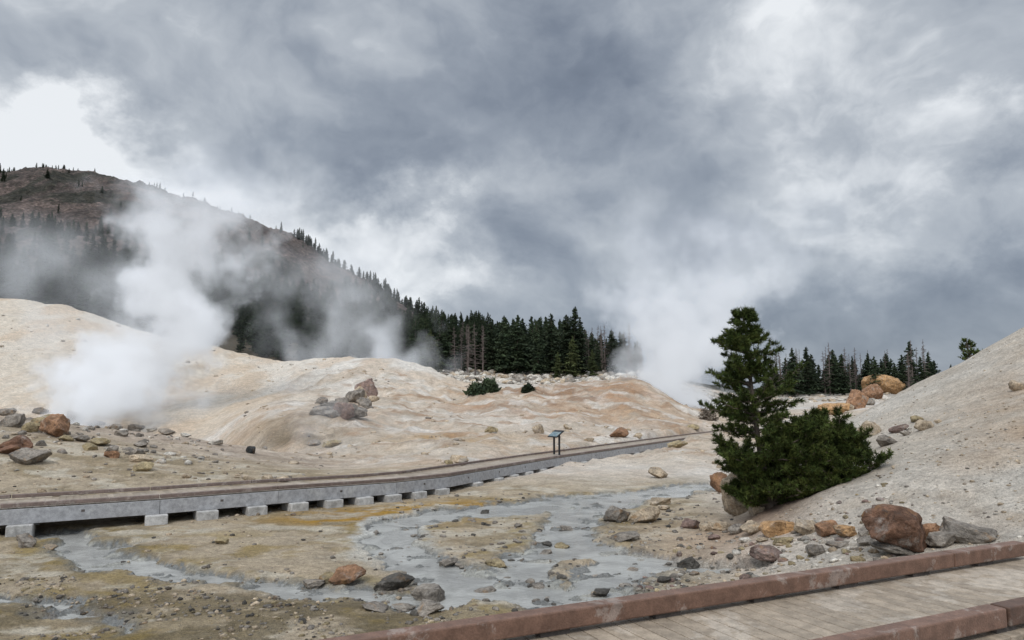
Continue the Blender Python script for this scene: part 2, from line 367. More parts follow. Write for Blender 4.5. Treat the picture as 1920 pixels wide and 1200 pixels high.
def boulder(u,v,w,h,pal='g',seed=None,name='boulder'):
    seed=seed if seed is not None else int(u*7+v*13)
    q=hit(u,v+h*.42)
    if q is None: return
    x,y,z=q; px=y/F; r=np.random.default_rng(seed)
    vs,f=rockshape(5 if w*px>.45 or y<20 else 3,seed)
    ext=np.abs(vs).max(0); vs=vs/ext
    a=r.uniform(-.25,.25); ca,sa=math.cos(a),math.sin(a)
    sc=np.array([w*.52*px,w*.52*px*r.uniform(.75,1.0),h*.62*px])
    vs=vs*sc
    vs=np.stack([vs[:,0]*ca-vs[:,1]*sa,vs[:,0]*sa+vs[:,1]*ca,vs[:,2]+ (r.uniform(-.15,.15))*vs[:,0]],-1)
    base=c(*PAL[pal])
    me=np_mesh(name,vs,f,np.repeat((base*r.uniform(.85,1.1))[None],len(vs),0),True,rm)
    o=bpy.data.objects.new(name,me); o.location=(x,y+sc[1]*.4,z+h*.33*px); link(o)
    return o
B=[(1700,1000,135,86,'b'),(1745,1004,60,40,'r'),(1820,1000,95,42,'g'),(1770,1012,60,30,'g'),(1700,1028,110,22,'g'),(1385,932,62,80,'t'),(1357,908,44,38,'r'),(1420,945,50,40,'t'),
(1157,966,54,30,'g'),(1208,968,60,28,'t'),(1240,940,40,16,'t'),(1168,1007,62,13,'g'),(1447,1042,58,28,'p'),(1528,1034,40,22,'g'),(1293,1058,42,21,'d'),(739,1093,66,32,'d'),
(648,1082,66,30,'r'),(612,1086,30,20,'y'),(585,1096,40,16,'g'),(806,1122,70,36,'g'),(800,1142,60,26,'g'),(905,1112,50,16,'g'),(930,1056,42,17,'y'),(838,1060,36,15,'g'),(1127,1113,36,16,'d'),
(1053,1026,30,16,'y'),(1063,992,26,12,'g'),(1025,1020,20,8,'d'),(1190,1073,40,10,'g'),(908,963,18,11,'d'),(1247,1088,26,12,'d'),(1025,1038,24,9,'g'),(1010,1102,30,10,'g'),(970,985,18,8,'g'),
(1460,990,62,30,'o'),(1512,990,52,28,'t'),(1553,993,48,28,'r'),(1590,998,44,22,'o'),(1412,992,40,24,'t'),(1385,992,38,20,'g'),(1345,986,50,18,'t'),(1300,984,40,18,'p'),(1325,990,26,14,'t'),(1625,998,30,14,'g'),(1630,1016,40,14,'g'),(1470,1015,36,12,'y'),(1340,1008,26,10,'p'),(1575,1022,40,10,'g'),
(50,856,62,34,'g'),(28,834,60,32,'b'),(12,842,50,22,'b'),(100,800,66,44,'r'),(80,790,50,34,'y'),(262,876,42,18,'y'),(20,790,46,26,'g'),(52,802,32,20,'y'),(182,828,40,18,'y'),(135,783,38,26,'g'),(70,772,30,14,'g'),(8,772,30,14,'g'),(165,838,26,14,'y'),(205,852,34,14,'r'),(250,848,34,14,'g'),(262,860,40,14,'t'),(225,812,26,14,'g'),
(180,793,34,14,'g'),(215,799,28,12,'g'),(250,802,34,12,'g'),(285,806,24,10,'w'),(310,810,28,12,'g'),(345,816,20,8,'w'),(150,822,30,14,'g'),(262,834,26,10,'g'),(205,842,24,14,'g'),(120,822,30,12,'y'),(75,922,20,12,'t'),(45,1016,40,24,'g'),(92,1026,22,10,'t'),
(470,844,18,14,'k'),(464,897,26,13,'t'),(500,897,22,13,'t'),(528,899,24,11,'t'),(350,893,18,10,'t'),(412,1015,30,12,'y'),(402,830,30,10,'w'),
(923,806,28,14,'y'),(1012,804,26,18,'t'),(1064,801,18,10,'t'),(1160,812,38,18,'r'),(1196,817,18,10,'t'),(1272,834,38,14,'y'),(1238,888,40,20,'t'),(860,862,36,18,'t'),(620,833,40,14,'y'),(590,830,30,12,'g'),(1300,800,24,10,'y'),(842,868,20,10,'y'),(1105,824,20,8,'t'),
(683,728,46,34,'p'),(664,744,40,26,'g'),(640,752,30,22,'g'),(612,764,56,26,'g'),(655,770,60,26,'g'),(600,752,26,14,'g'),(700,748,24,12,'t'),(684,756,34,20,'g'),(625,776,40,20,'g'),(672,738,30,26,'t'),(640,768,50,30,'p'),(598,770,40,18,'g'),(745,668,12,9,'d'),
(1664,722,66,40,'o'),(1640,736,36,32,'r'),(1609,750,48,38,'r'),(1566,766,54,26,'o'),(1690,708,40,22,'o'),(1722,704,34,18,'t'),(1745,698,26,14,'t'),(1812,661,46,22,'o'),(1776,682,30,12,'r'),(1884,626,28,12,'r'),(1636,803,50,30,'t'),(1735,797,36,20,'t'),(1690,803,34,18,'p'),(1668,826,40,20,'g'),(1720,786,22,12,'y'),(1912,724,26,20,'t'),(1700,812,24,10,'g'),(1760,790,16,8,'t'),(1590,764,30,16,'t'),(1628,752,30,18,'g'),(1545,772,26,14,'g'),(1705,712,26,14,'g'),
(1320,1128,22,8,'g'),(1430,1012,22,9,'t'),(1400,1012,30,9,'w'),(700,1140,50,10,'g'),(755,1140,44,12,'g'),(1245,952,24,10,'t')]
for q in B: boulder(*q)
SV=[];SF=[];SC=[];off=0
shapes1=[rockshape(1,100+k,5,.12) for k in range(14)]; shapes2=[rockshape(2,200+k,8,.05) for k in range(24)]
def stone(x,y,r_,pal,flat_=.6,sub=1,z=None):
    global off
    v,f=(shapes1 if sub==1 else shapes2)[random.randrange(14)]
    a=random.uniform(0,6.28); ca,sa=math.cos(a),math.sin(a)
    w=v*np.array([r_*random.uniform(.7,1.3),r_,r_*flat_])
    w=np.stack([w[:,0]*ca-w[:,1]*sa,w[:,0]*sa+w[:,1]*ca,w[:,2]],-1)
    zz=H1(x,y) if z is None else z
    SV.append(w+np.array([x,y,zz+r_*flat_*.2])); SF.append(f+off); off+=len(v)
    SC.append(np.repeat((c(*PAL[pal])*random.uniform(.7,1.2))[None],len(v),0))
def scatter(n,u0,u1,ya,yb,ra,rb,pals,sub=1,mask=None,pw=3):
    us=rng.uniform(u0,u1,n); ys=np.exp(rng.uniform(math.log(ya),math.log(yb),n))*S; xs=(us-960)/F/1.01*ys
    zs=H(xs,ys)
    for x,y,z,u in zip(xs,ys,zs,us):
        if mask and not mask(x,y,z,u): continue
        stone(x,y,ra+(rb-ra)*random.random()**pw,random.choice(pals),random.uniform(.45,.8),sub,z)
dry=lambda x,y,z,u: z>W*S+.01
patch=lambda x,y,z,u: z>W*S+.01 and mnoise.noise(Vector((x*.8,y*.8,3)))>-.05
patch2=lambda x,y,z,u: mnoise.noise(Vector((x*.25,y*.18,9)))>.02
scatter(3600,-150,900,7,10.2,.010,.06,'ggyttd',1,patch)
scatter(1100,-150,1300,9,17,.012,.07,'ggttdt',1,patch)
scatter(850,700,1400,8,19,.02,.09,'gdgg',2,None,2.5)
scatter(1900,1180,2100,7,13,.01,.05,'twwtg',1,dry)
scatter(260,1180,1700,8.5,12,.03,.10,'twygp',2,dry,2)
scatter(1300,1500,2300,12,24,.012,.05,'twwt',1)
scatter(700,-300,620,15,27,.02,.10,'gttg',2)
scatter(260,-300,420,20,26,.06,.22,'ggtgw',2)
scatter(900,450,1350,24,74,.05,.24,'tttg',2,patch2)
scatter(900,780,1290,98,124,.25,1.1,'wwgt',2,None,1.6)
scatter(250,1290,1760,92,128,.2,.8,'wwgt',2,None,1.6)
scatter(120,830,900,78,84,.2,.8,'wwg',2,None,1.4)
scatter(200,-100,1250,66,92,.1,.4,'ttw',2)
link(bpy.data.objects.new('scattered_stones',np_mesh('scattered_stones',np.concatenate(SV),np.concatenate(SF),np.concatenate(SC),True,rm)))
# ---------------------------------------------------------------- beams
class Boxes:
    def __init__(s): s.v=[];s.f=[];s.c=[]
    def beam(s,p0,p1,w,h,col=1.0,side=0.0,up=0.0):
        p0=Vector(p0);p1=Vector(p1); d=(p1-p0).normalized(); n=Vector((d.y,-d.x,0)).normalized(); k=Vector((0,0,1))
        b=len(s.v)
        for q in(p0,p1):
            for a,e in((-.5,0),(.5,0),(.5,-1),(-.5,-1)):
                s.v.append(q+n*(side+a*w)+k*(up+e*h))
        s.f+= [(b,b+1,b+2,b+3),(b+7,b+6,b+5,b+4),(b,b+4,b+5,b+1),(b+1,b+5,b+6,b+2),(b+2,b+6,b+7,b+3),(b+3,b+7,b+4,b)]
        s.c+=[(col,col,col)]*8
    def obj(s,name,mat,parent,bevel=0):
        me=bpy.data.meshes.new(name); me.from_pydata([tuple(q) for q in s.v],[],s.f)
        at=me.color_attributes.new('Col','FLOAT_COLOR','POINT'); a=np.ones((len(s.v),4),dtype=np.float32); a[:,:3]=s.c; at.data.foreach_set('color',a.ravel())
        me.materials.append(mat); bm=bmesh.new(); bm.from_mesh(me); bmesh.ops.recalc_face_normals(bm,faces=bm.faces); bm.to_mesh(me); bm.free()
        o=bpy.data.objects.new(name,me); link(o,parent)
        if bevel:
            m=o.modifiers.new('b','BEVEL'); m.width=bevel; m.segments=2
        return o
def wood(name,base,worn,thr,wornamt=.8,sc=3.0,rough=.6,dark=(.05,.04,.03)):
    m,t,b=material(name); p=pos(t); at=attr(t)
    w=t.mr(t.noise(p,sc,8,.72,.4),thr,thr+.06); n=t.noise(p,9,5,.65); n2=t.noise(p,70,3,.6)
    cl=t.mix(t.m('MULTIPLY',w,wornamt),base,worn)
    f=t.m('MULTIPLY',t.mr(n,.3,.7,.76,1.2),t.mr(n2,.3,.7,.86,1.12))
    cl=t.mix(1.0,cl,t.grey(f),'MULTIPLY'); cl=t.mix(1.0,cl,at,'MULTIPLY')
    cl=t.mix(t.mr(t.noise(p,5,6,.7),.58,.75,0,.4),cl,dark)
    t.l.new(cl,b.inputs['Base Color']); b.inputs['Roughness'].default_value=rough
    t.l.new(t.bump(t.m('ADD',n2,t.m('MULTIPLY',n,.5)),.3,.012),b.inputs['Normal'])
    return m
curbM=wood('brown_painted_curb',(.18,.105,.074),(.32,.26,.22),.55,.7,2.6,.5)
farcurbM=wood('brown_curb_far',(.18,.135,.115),(.30,.26,.23),.53,.6,2.0,.6)
deckM=wood('weathered_deck_planks',(.32,.26,.195),(.43,.37,.30),.5,.7,1.4,.55,(.18,.14,.10))
beamM=wood('grey_beam',(.35,.35,.355),(.43,.43,.42),.55,.6,1.5,.7,(.17,.16,.15))
concM=wood('concrete_pier',(.46,.45,.43),(.32,.31,.29),.5,.6,2.5,.9,(.14,.13,.11))
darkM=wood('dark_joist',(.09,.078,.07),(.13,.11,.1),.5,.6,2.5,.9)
pts=[Vector(P(*q)) for q in near_edge]
bw=empty('boardwalk')
cu,de,be,co,jo=Boxes(),Boxes(),Boxes(),Boxes(),Boxes()
offs=[]
for k in range(len(pts)):
    d=(pts[min(k+1,len(pts)-1)]-pts[max(k-1,0)]); d.z=0; d.normalize(); offs.append(Vector((-d.y,d.x,0)))
inner=[p_+o_*WID for p_,o_ in zip(pts,offs)]
for k in range(len(pts)-1):
    a,b_=pts[k],pts[k+1]; ia,ib=inner[k],inner[k+1]
    L=(b_-a).length; ns=max(1,round(L/3.6))
    for j in range(ns):
        q0=a.lerp(b_,j/ns); q1=a.lerp(b_,(j+1)/ns); r0=ia.lerp(ib,j/ns); r1=ia.lerp(ib,(j+1)/ns)
        g=(q1-q0).normalized()*.012
        cu.beam(q0+g,q1-g,.12,.085,random.uniform(.85,1.1)); cu.beam(r0+g,r1-g,.12,.085,random.uniform(.85,1.1))
    be.beam(a+Vector((0,0,-.125)),b_+Vector((0,0,-.125)),.07,.32,1,side=.05)
    be.beam(ia+Vector((0,0,-.125)),ib+Vector((0,0,-.125)),.07,.32,1,side=-.05)
    n=int(L/.145)
    for j in range(n):
        f0=(j+.5)/n; q=a.lerp(b_,f0); r_=ia.lerp(ib,f0); dd=(r_-q).normalized()
        de.beam(q+dd*.012,r_-dd*.012,.137,.04,random.uniform(.8,1.1),up=-.11)
    n=max(2,int(L/.6))
    for j in range(n):
        f0=(j+.5)/n; q=a.lerp(b_,f0); r_=ia.lerp(ib,f0); dd=(r_-q).normalized()
        jo.beam(q+dd*.06,r_-dd*.06,.05,.22,1,up=-.16)
    n=max(1,int(L/2.6))
    for j in range(n):
        f0=(j+.5)/n; q=a.lerp(b_,f0)
        d_=(b_-a).normalized(); jo.beam(q-d_*.035,q+d_*.035,.08,.05,1,side=.052,up=-.22)
piers=[-330,-160,50,300,392,483,558,623,680,733,780,823,888,928,957,985,1012,1040,1065,1090,1112,1133,1153,1172,1190,1210,1235,1260,1290]
tot=[(p_.x/p_.y) for p_ in pts]
for u in piers:
    a=(u-960)/F/1.014
    k=max(0,min(len(tot)-2,int(np.searchsorted(tot,a))-1))
    A,Bq=pts[k],pts[k+1]
    tt=(a*A.y-A.x)/((Bq.x-A.x)-a*(Bq.y-A.y)); q=A.lerp(Bq,tt); n_=offs[k]; top=q.z-.448
    for wv_ in(.02,WID-.28):
        s0=q+n_*(wv_-.30); s1=q+n_*(wv_+.34)
        g=min(H1(s0.x,s0.y),H1(s1.x,s1.y))-.08
        hh=max(.12,top-g)
        s0.z=top;s1.z=top
        co.beam(s0,s1,.48,hh,random.uniform(.85,1.1))
cu.obj('curb',farcurbM,bw,.012); de.obj('deck_planks',deckM,bw); be.obj('side_beams',beamM,bw,.006); co.obj('concrete_piers',concM,bw,.02); jo.obj('joists',darkM,bw)
nb=empty('boardwalk')
cu,de,be,jo=Boxes(),Boxes(),Boxes(),Boxes()
zt=-1.5
def atz(u,v,z=zt):
    y=z/slope(v); return Vector(P(u,v,y,1.0))
A=atz(640,1192); Bq=atz(1900,1013); d=(Bq-A).normalized(); nn=Vector((d.y,-d.x,0))
A0=A-d*5.0
Lt=(Bq-A0).length
joint=(atz(1767,1033)-A0).length
cc=nn*.07
for s0,s1 in [(0,2.2),(2.2,joint),(joint,Lt)]:
    cu.beam(A0+d*(s0+.006)+cc,A0+d*(s1-.006)+cc,.14,.135,random.uniform(.92,1.05))
WN=1.34
IC=nn*(WN+.07)
endI=(atz(1893,1142)-A0).dot(d)
cu.beam(A0+IC,A0+d*endI+IC,.14,.135,1)
cu.beam(A0+d*(endI+.03)+IC,A0+d*(endI+4)+IC,.14,.135,.6)
for j in range(int(Lt/1.0)):
    q=A0+d*(j+.5)
    for o_ in(cc,IC): jo.beam(q-d*.12+o_,q+d*.12+o_,.09,.035,1,up=-.137)
for j in range(int((Lt+5)/.148)):
    q=A0+d*(j*.148)
    de.beam(q-nn*.03,q+nn*(WN+.2),.139,.04,random.uniform(.84,1.10),up=-.172)
for o_ in(nn*.03,nn*(WN*.5),nn*(WN+.1)):
    be.beam(A0+o_,A0+d*(Lt+5)+o_,.05,.24,1,up=-.213)
for j in range(6):
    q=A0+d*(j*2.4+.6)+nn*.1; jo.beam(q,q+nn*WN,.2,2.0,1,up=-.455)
cu.obj('curb',curbM,nb,.012); de.obj('deck_planks',deckM,nb,.004); be.obj('side_beams',beamM,nb); jo.obj('supports',darkM,nb)
# ---------------------------------------------------------------- sign
sg=empty('information_sign')
mt_,t,b=material('dark_steel'); b.inputs['Base Color'].default_value=(.02,.022,.025,1); b.inputs['Roughness'].default_value=.5
mp_,t,b=material('sign_panel'); p=t.node('ShaderNodeTexCoord').outputs['Generated']
sx=t.node('ShaderNodeSeparateXYZ'); t.l.new(p,sx.inputs[0])
bl=t.mr(sx.outputs[1],.72,.74,0,1); pic=t.mr(t.noise(p,4,4,.6),.4,.6)
cl=t.mix(pic,(.08,.15,.19),(.24,.28,.27)); cl=t.mix(bl,cl,(.02,.02,.02)); t.l.new(cl,b.inputs['Base Color']); b.inputs['Roughness'].default_value=.35
q=Vector(P(1043,842,28.9))
sb=Vector((q.x,q.y+.2,q.z-.10))
R=Matrix.Rotation(math.radians(-62),4,'Z')
def prim(name,mat,loc,rotx=0,size=(1,1,1),bev=.004):
    bm=bmesh.new(); bmesh.ops.create_cube(bm,size=1); bmesh.ops.scale(bm,vec=size,verts=bm.verts)
    me=bpy.data.meshes.new(name); bm.to_mesh(me); bm.free(); me.materials.append(mat)
    o=bpy.data.objects.new(name,me); link(o,sg); o.matrix_local=Matrix.Translation(sb)@R@Matrix.Translation(loc)@Matrix.Rotation(rotx,4,'X')
    m=o.modifiers.new('b','BEVEL'); m.width=bev
for k,xx in enumerate((-.24,.24)):
    prim('post_%d'%(k+1),mt_,(xx,0.04,.30),0,(.075,.075,.96))
    prim('bracket_%d'%(k+1),mt_,(xx,0.0,.78),math.radians(35),(.06,.40,.05))
prim('frame',mt_,(0,0,.82),math.radians(35),(.84,.54,.045))
prim('panel',mp_,(0,-.014,.842),math.radians(35),(.76,.46,.02))
# ---------------------------------------------------------------- trees
def leafmat(name,a,b2,sc=6):
    m,t,b=material(name); at=attr(t); p=pos(t)
    oi=t.node('ShaderNodeObjectInfo').outputs['Random']
    n=t.noise(p,sc,3,.6); cl=t.mix(t.mr(n,.35,.65),a,b2)
    f=t.mr(oi,0,1,.7,1.3,'LINEAR')
    cl=t.mix(1.0,cl,t.grey(f),'MULTIPLY'); cl=t.mix(1.0,cl,at,'MULTIPLY')
    t.l.new(cl,b.inputs['Base Color']); b.inputs['Roughness'].default_value=.75; b.inputs['Specular IOR Level'].default_value=.15
    return m
needleM=leafmat('pine_needles',(.034,.052,.014),(.072,.096,.026),3)
farM=leafmat('conifer_foliage',(.024,.037,.020),(.045,.060,.030),.8)
farY=leafmat('conifer_foliage_light',(.05,.065,.025),(.075,.085,.032),.8)
barkM,t,b=material('bark'); p=pos(t); t.l.new(t.mix(t.noise(p,14,5,.7),(.06,.045,.035),(.16,.13,.105)),b.inputs['Base Color'])
snagM,t,b=material('dead_wood'); p=pos(t); t.l.new(t.mix(t.noise(p,4,5,.7),(.09,.07,.062),(.18,.145,.13)),b.inputs['Base Color'])
class Tris:
    def __init__(s): s.v=[];s.c=[];s.m=[]
    def tri(s,a,b,c_,col,m=0): s.v+= [a,b,c_]; s.c+=[col]*3; s.m.append(m)
    def mesh(s,name,mats):
        n=len(s.v)//3
        return np_mesh(name,np.array(s.v),np.arange(n*3).reshape(-1,3),np.array(s.c),False,mats,np.array(s.m))
    def stick(s,a,b,ra,rb,m=1,col=(1,1,1)):
        a=np.array(a,float);b=np.array(b,float); d=b-a; d/=np.linalg.norm(d)+1e-9
        u=np.cross(d,(0,0,1.0)) if abs(d[2])<.9 else np.cross(d,(1.0,0,0)); u/=np.linalg.norm(u); w=np.cross(d,u)
        N=5 if ra>.8 else 3
        R0=[];R1=[]
        for k in range(N):
            an=k*2*math.pi/N; e=u*math.cos(an)+w*math.sin(an); R0.append(a+e*ra); R1.append(b+e*rb)
        for k in range(N):
            l=(k+1)%N; s.tri(R0[k],R0[l],R1[l],col,m); s.tri(R0[k],R1[l],R1[k],col,m)
def conifer(seed,h=10,wr=.2,dens=1.0,irreg=.25,start=.06,dead=False):
    r=random.Random(seed); T=Tris()
    T.stick((0,0,-.6),(0,0,h*.97),h*.016,h*.002)
    nb_=int(150*dens)
    for k in range(nb_):
        f=start+(1-start)*(k/nb_)**.9; z=f*h
        L=h*wr*((1-f)**.75)*(1-.35*math.exp(-((f-start)/.08)))*r.uniform(1-irreg*1.6,1+irreg)+h*.012
        an=r.uniform(0,6.283); dx,dy=math.cos(an),math.sin(an); droop=r.uniform(-.45,.02)*(1-f*.8)
        if dead:
            if r.random()<.3: continue
            T.stick((0,0,z),(dx*L*.8,dy*L*.8,z+L*r.uniform(-.3,.3)),h*.005,h*.002); continue
        col=r.uniform(.6,1.35); colv=(col,col*r.uniform(.95,1.05),col)
        tip=np.array((dx*L,dy*L,z+L*droop+L*.08)); base=np.array((0,0,z)); side=np.array((-dy,dx,0))
        nseg=4
        for j in range(nseg):
            t0=(j+.2)/nseg; cpt=base+(tip-base)*t0; wdt=L*(.42*(1-t0)+.12)*r.uniform(.7,1.2)
            for sgn in(-1,1):
                e=cpt+side*sgn*wdt+(tip-base)*r.uniform(.15,.35)+np.array((0,0,-wdt*r.uniform(.1,.6)))
                w0=cpt+(tip-base)*.22+np.array((0,0,r.uniform(-.02,.02)*h))
                T.tri(cpt+np.array((0,0,h*.008)),w0,e,colv,0)
                T.tri(cpt,cpt+(tip-base)*.1+np.array((0,0,-h*.022*r.uniform(.5,1.4))),e,colv,0)
        T.tri(base+(tip-base)*.7+side*L*.09,tip,base+(tip-base)*.7-side*L*.09,colv,0)
    return T
tall=[conifer(1,10,.20).mesh('conifer_a',[farM,barkM]),conifer(2,10,.17,1.1).mesh('conifer_b',[farM,barkM]),conifer(3,10,.25,1.1,.4).mesh('conifer_c',[farM,barkM]),conifer(4,10,.15,1.0,.35).mesh('conifer_d',[farM,barkM]),conifer(9,10,.22,.8,.5,.15).mesh('conifer_e',[farM,barkM]),conifer(19,8,.3,1.2,.5,.05).mesh('conifer_g',[farM,barkM])]
light=[conifer(5,10,.25,1.1,.4).mesh('conifer_f',[farY,barkM])]
snags=[conifer(6,10,.12,.7,.4,.2,True).mesh('snag_a',[farM,snagM]),conifer(7,10,.16,.9,.4,.15,True).mesh('snag_b',[farM,snagM])]
def plant(par,meshes,u,y,h,name='tree',dz=0):
    yy=y*S; x=(u-960)/F/1.0*yy; z=H1(x,yy)
    o=bpy.data.objects.new(name,random.choice(meshes)); link(o,par)
    k=h*S/10; o.location=(x,yy,z+dz); o.scale=(k*random.uniform(.85,1.2),k*random.uniform(.85,1.2),k); o.rotation_euler=(random.uniform(-.03,.03),random.uniform(-.03,.03),random.uniform(0,6.28))
fr=empty('distant_forest')
def region(n,u0,u1,ya,yb,h0,h1,meshes=tall,par=None,f=None):
    for _ in range(n):
        u=random.uniform(u0,u1); y=random.uniform(ya,yb); h=random.uniform(h0,h1)
        if f and random.random()>f(u,y): continue
        plant(par or fr,meshes,u,y,h)
tops=[(740,612),(780,586),(830,590),(870,600),(905,608),(940,598),(980,596),(1010,596),(1040,598),(1100,618),(1130,640),(1165,622),(1190,675),(1200,700)]
tu=[q[0] for q in tops];tv=[q[1] for q in tops]
for _ in range(330):
    u=random.uniform(745,1188); y=random.uniform(118,165)
    x=(u-960)/F*y*S; g=H1(x,y*S)/S; top=slope(np.interp(u,tu,tv)+random.uniform(-4,34))*y
    plant(fr,tall,u,y,max(3.5,min(13,top-g)))
for u,y,v in((1075,112,574),(1062,113,590),(1090,113,598),(1035,116,588),(1010,114,600),(945,118,592),(1165,114,622),(1150,116,618),(970,118,590),(1120,112,640)):
    x=(u-960)/F*y*S; plant(fr,[tall[2],tall[0],tall[4]],u,y,slope(v)*y-H1(x,y*S)/S)
for u,y,v in((805,108,618),(815,109,640),(1075,106,630),(1110,106,655),(1045,107,660)):
    x=(u-960)/F*y*S; plant(fr,light,u,y,slope(v)*y-H1(x,y*S)/S)
cl_=lambda a,b: (lambda u,y: 1 if mnoise.noise(Vector((u*.014,y*.022,a)))>b else .08)
region(80,440,760,122,150,5,8)
region(200,380,800,150,240,5,9)
region(110,640,960,200,330,6,10)
region(300,-300,400,130,225,6,11)
region(80,-300,200,126,150,6,9)
region(300,-300,620,205,310,4,8,f=cl_(1,-.05))
region(220,-300,600,320,440,3,6.5,f=cl_(4,.12))
region(40,540,620,430,452,5,9,f=cl_(2,-.1)); region(26,615,700,420,452,4,7); region(40,690,780,380,452,6,10); region(90,760,1000,330,450,8,12)
region(50,-60,95,440,455,2,4,f=cl_(5,-.1)); region(16,110,520,440,455,2,5)
for u in(275,281,270,20,40): plant(fr,tall,u,450,6)
region(45,940,1200,170,300,7,10)
region(14,800,910,114,130,7,9.2,snags); region(12,1090,1180,114,124,7,8.6,snags); region(10,1180,1235,116,126,3,6,snags)
region(60,1440,1760,134,165,5,8.5); region(36,1430,1760,122,150,7,10.0,snags); region(60,1400,2000,190,300,6,9)
for u,v in((1485,652),(1515,650),(1560,655),(1580,690),(1708,640),(1690,665),(1728,668),(1640,668)):
    y=128; x=(u-960)/F*y*S; plant(fr,[tall[2],tall[0],tall[4]],u,y,slope(v)*y-H1(x,y*S)/S)
# ---- foreground pine
def pine(name,base,px,stem,crown,limbs,seed,needles=11,nl=(6,10),twk=1.0,dens=1.0):
    r=np.random.default_rng(seed); T=Tris()
    stem=np.array(stem,float)
    def spt(h): return np.array([np.interp(h,stem[:,1],stem[:,0]),0,h])
    hs=np.linspace(stem[0,1],stem[-1,1],14)
    Ht=stem[-1,1]
    for a,b_ in zip(hs[:-1],hs[1:]): T.stick(spt(a),spt(b_),7*(1-a/Ht)*Ht/370+1,7*(1-b_/Ht)*Ht/370+1)
    def tuft(p,d,k=1.0):
        d=d/np.linalg.norm(d); col=r.uniform(.45,1.6); cv=(col*r.uniform(.9,1.2),col,col*.9)
        for _ in range(needles):
            e=d*r.uniform(.3,1.0)+r.normal(size=3)*.55; e/=np.linalg.norm(e); L=r.uniform(*nl)*k
            s_=np.cross(e,r.normal(size=3)); s_/=np.linalg.norm(s_); b0=p+d*r.uniform(-4,3)
            T.tri(b0-s_*.8,b0+s_*.8,b0+e*L,cv,0)
    def branch(p0,p1,thick,tws,up=.25):
        L=np.linalg.norm(p1-p0); d=(p1-p0)/L; n=max(3,int(L/8)); prev=p0
        for j in range(1,n+1):
            f=j/n; q=p0+(p1-p0)*f+np.array((0,0,up*L*(f*f-f)*.8))+r.normal(size=3)*1.0
            T.stick(prev,q,thick*(1-f*.75)+.3,thick*(1-f*.75)+.2)
            if f>.22:
                for _ in range(tws):
                    s_=r.normal(size=3); s_-=d*s_.dot(d); s_/=np.linalg.norm(s_)+1e-6; s_[2]=s_[2]*.6+.15
                    e=d*r.uniform(.5,1.0)+s_*r.uniform(.6,1.1); e/=np.linalg.norm(e); tl=r.uniform(6,17)*(1.15-f*.6)*twk
                    q2=q+e*tl; T.stick(q,q2,.5,.3)
                    for g in (.4,.72,1.0): tuft(q+e*tl*g,e+np.array((0,0,.4)))
            prev=q
        tuft(p1,d+np.array((0,0,.5)),1.15)
    ch=[q[0] for q in crown]; cr=[q[1] for q in crown]
    h=crown[0][0]; hmax=crown[-1][0]
    while h<hmax:
        R=np.interp(h,ch,cr)
        for _ in range(int(r.integers(4,7)*dens)):
            an=r.uniform(0,6.283); L=R*r.uniform(.4,1.18); p0=spt(h+r.uniform(-5,5))
            p1=p0+np.array((math.cos(an)*L,math.sin(an)*L,L*r.uniform(.0,.55)))
            branch(p0,p1,1.6,3 if L<60 else 2)
        h+=r.uniform(8,15)*(1 if R>20 else .7)*(1 if dens>=1 else .6)
    tuft(spt(hmax),np.array((0,0,1.0)),1.3)
    for (x,y,hh,x0,h0) in limbs:
        p0=np.array((x0,0,h0),float); p1=np.array((x,y,hh),float); mid_=(p0+p1)/2+np.array((0,0,-6.0))
        T.stick(p0,mid_,3,2)
        branch(mid_-(p1-p0)*.15,p1,2.2,4)
        for _ in range(7):
            f=r.uniform(.35,.95); q=mid_+(p1-mid_)*f; e=r.normal(size=3); e[2]=abs(e[2])*.9; e/=np.linalg.norm(e)
            branch(q,q+e*r.uniform(18,34)+(p1-p0)/np.linalg.norm(p1-p0)*6,1.2,3)
    me=T.mesh(name,[needleM,barkM]); o=bpy.data.objects.new(name,me); link(o); o.location=base; o.scale=(px,)*3
    return o
yT=13.7; bx,by,_=P(1440,950,yT); bz_=H1(bx,by); px=yT*S/F
rr=random.Random(3)
limbs=[]
for (x,h_) in((70,150),(95,165),(120,168),(148,158),(172,136),(190,116),(194,92),(178,70),(150,44),(110,25),(75,20),(60,110),(120,105),(150,95),(95,65),(50,50),(20,30),(-30,40),(-50,70),(-66,100),(40,75),(125,125),(165,102),(90,120),(-10,55),(-74,120),(-40,25),(35,130),(55,150)):
    for s_ in range(2):
        limbs.append((x+rr.uniform(-10,6),rr.uniform(-65,60),h_+rr.uniform(-14,6),rr.uniform(0,30),rr.uniform(5,30)))
pine('pine_tree',(bx,by,bz_-.05),px,[(5,-10),(0,40),(-12,120),(-20,200),(-26,290),(-34,368)],
     [(45,70),(90,92),(120,92),(150,72),(185,92),(215,86),(238,48),(258,36),(282,54),(308,46),(330,24),(350,22),(368,6)],limbs,5,twk=1.0,dens=1.2)
x1,y1_,z1=P(1816,655,24.2); zg=H1(x1,y1_)
pine('pine_sapling',(x1,y1_,zg-.1),24.2*S/F,[(0,-10),(2,20),(-4,52)],[(4,16),(14,24),(26,17),(38,11),(50,3)],[],11,5,(3,5),.5,.6)
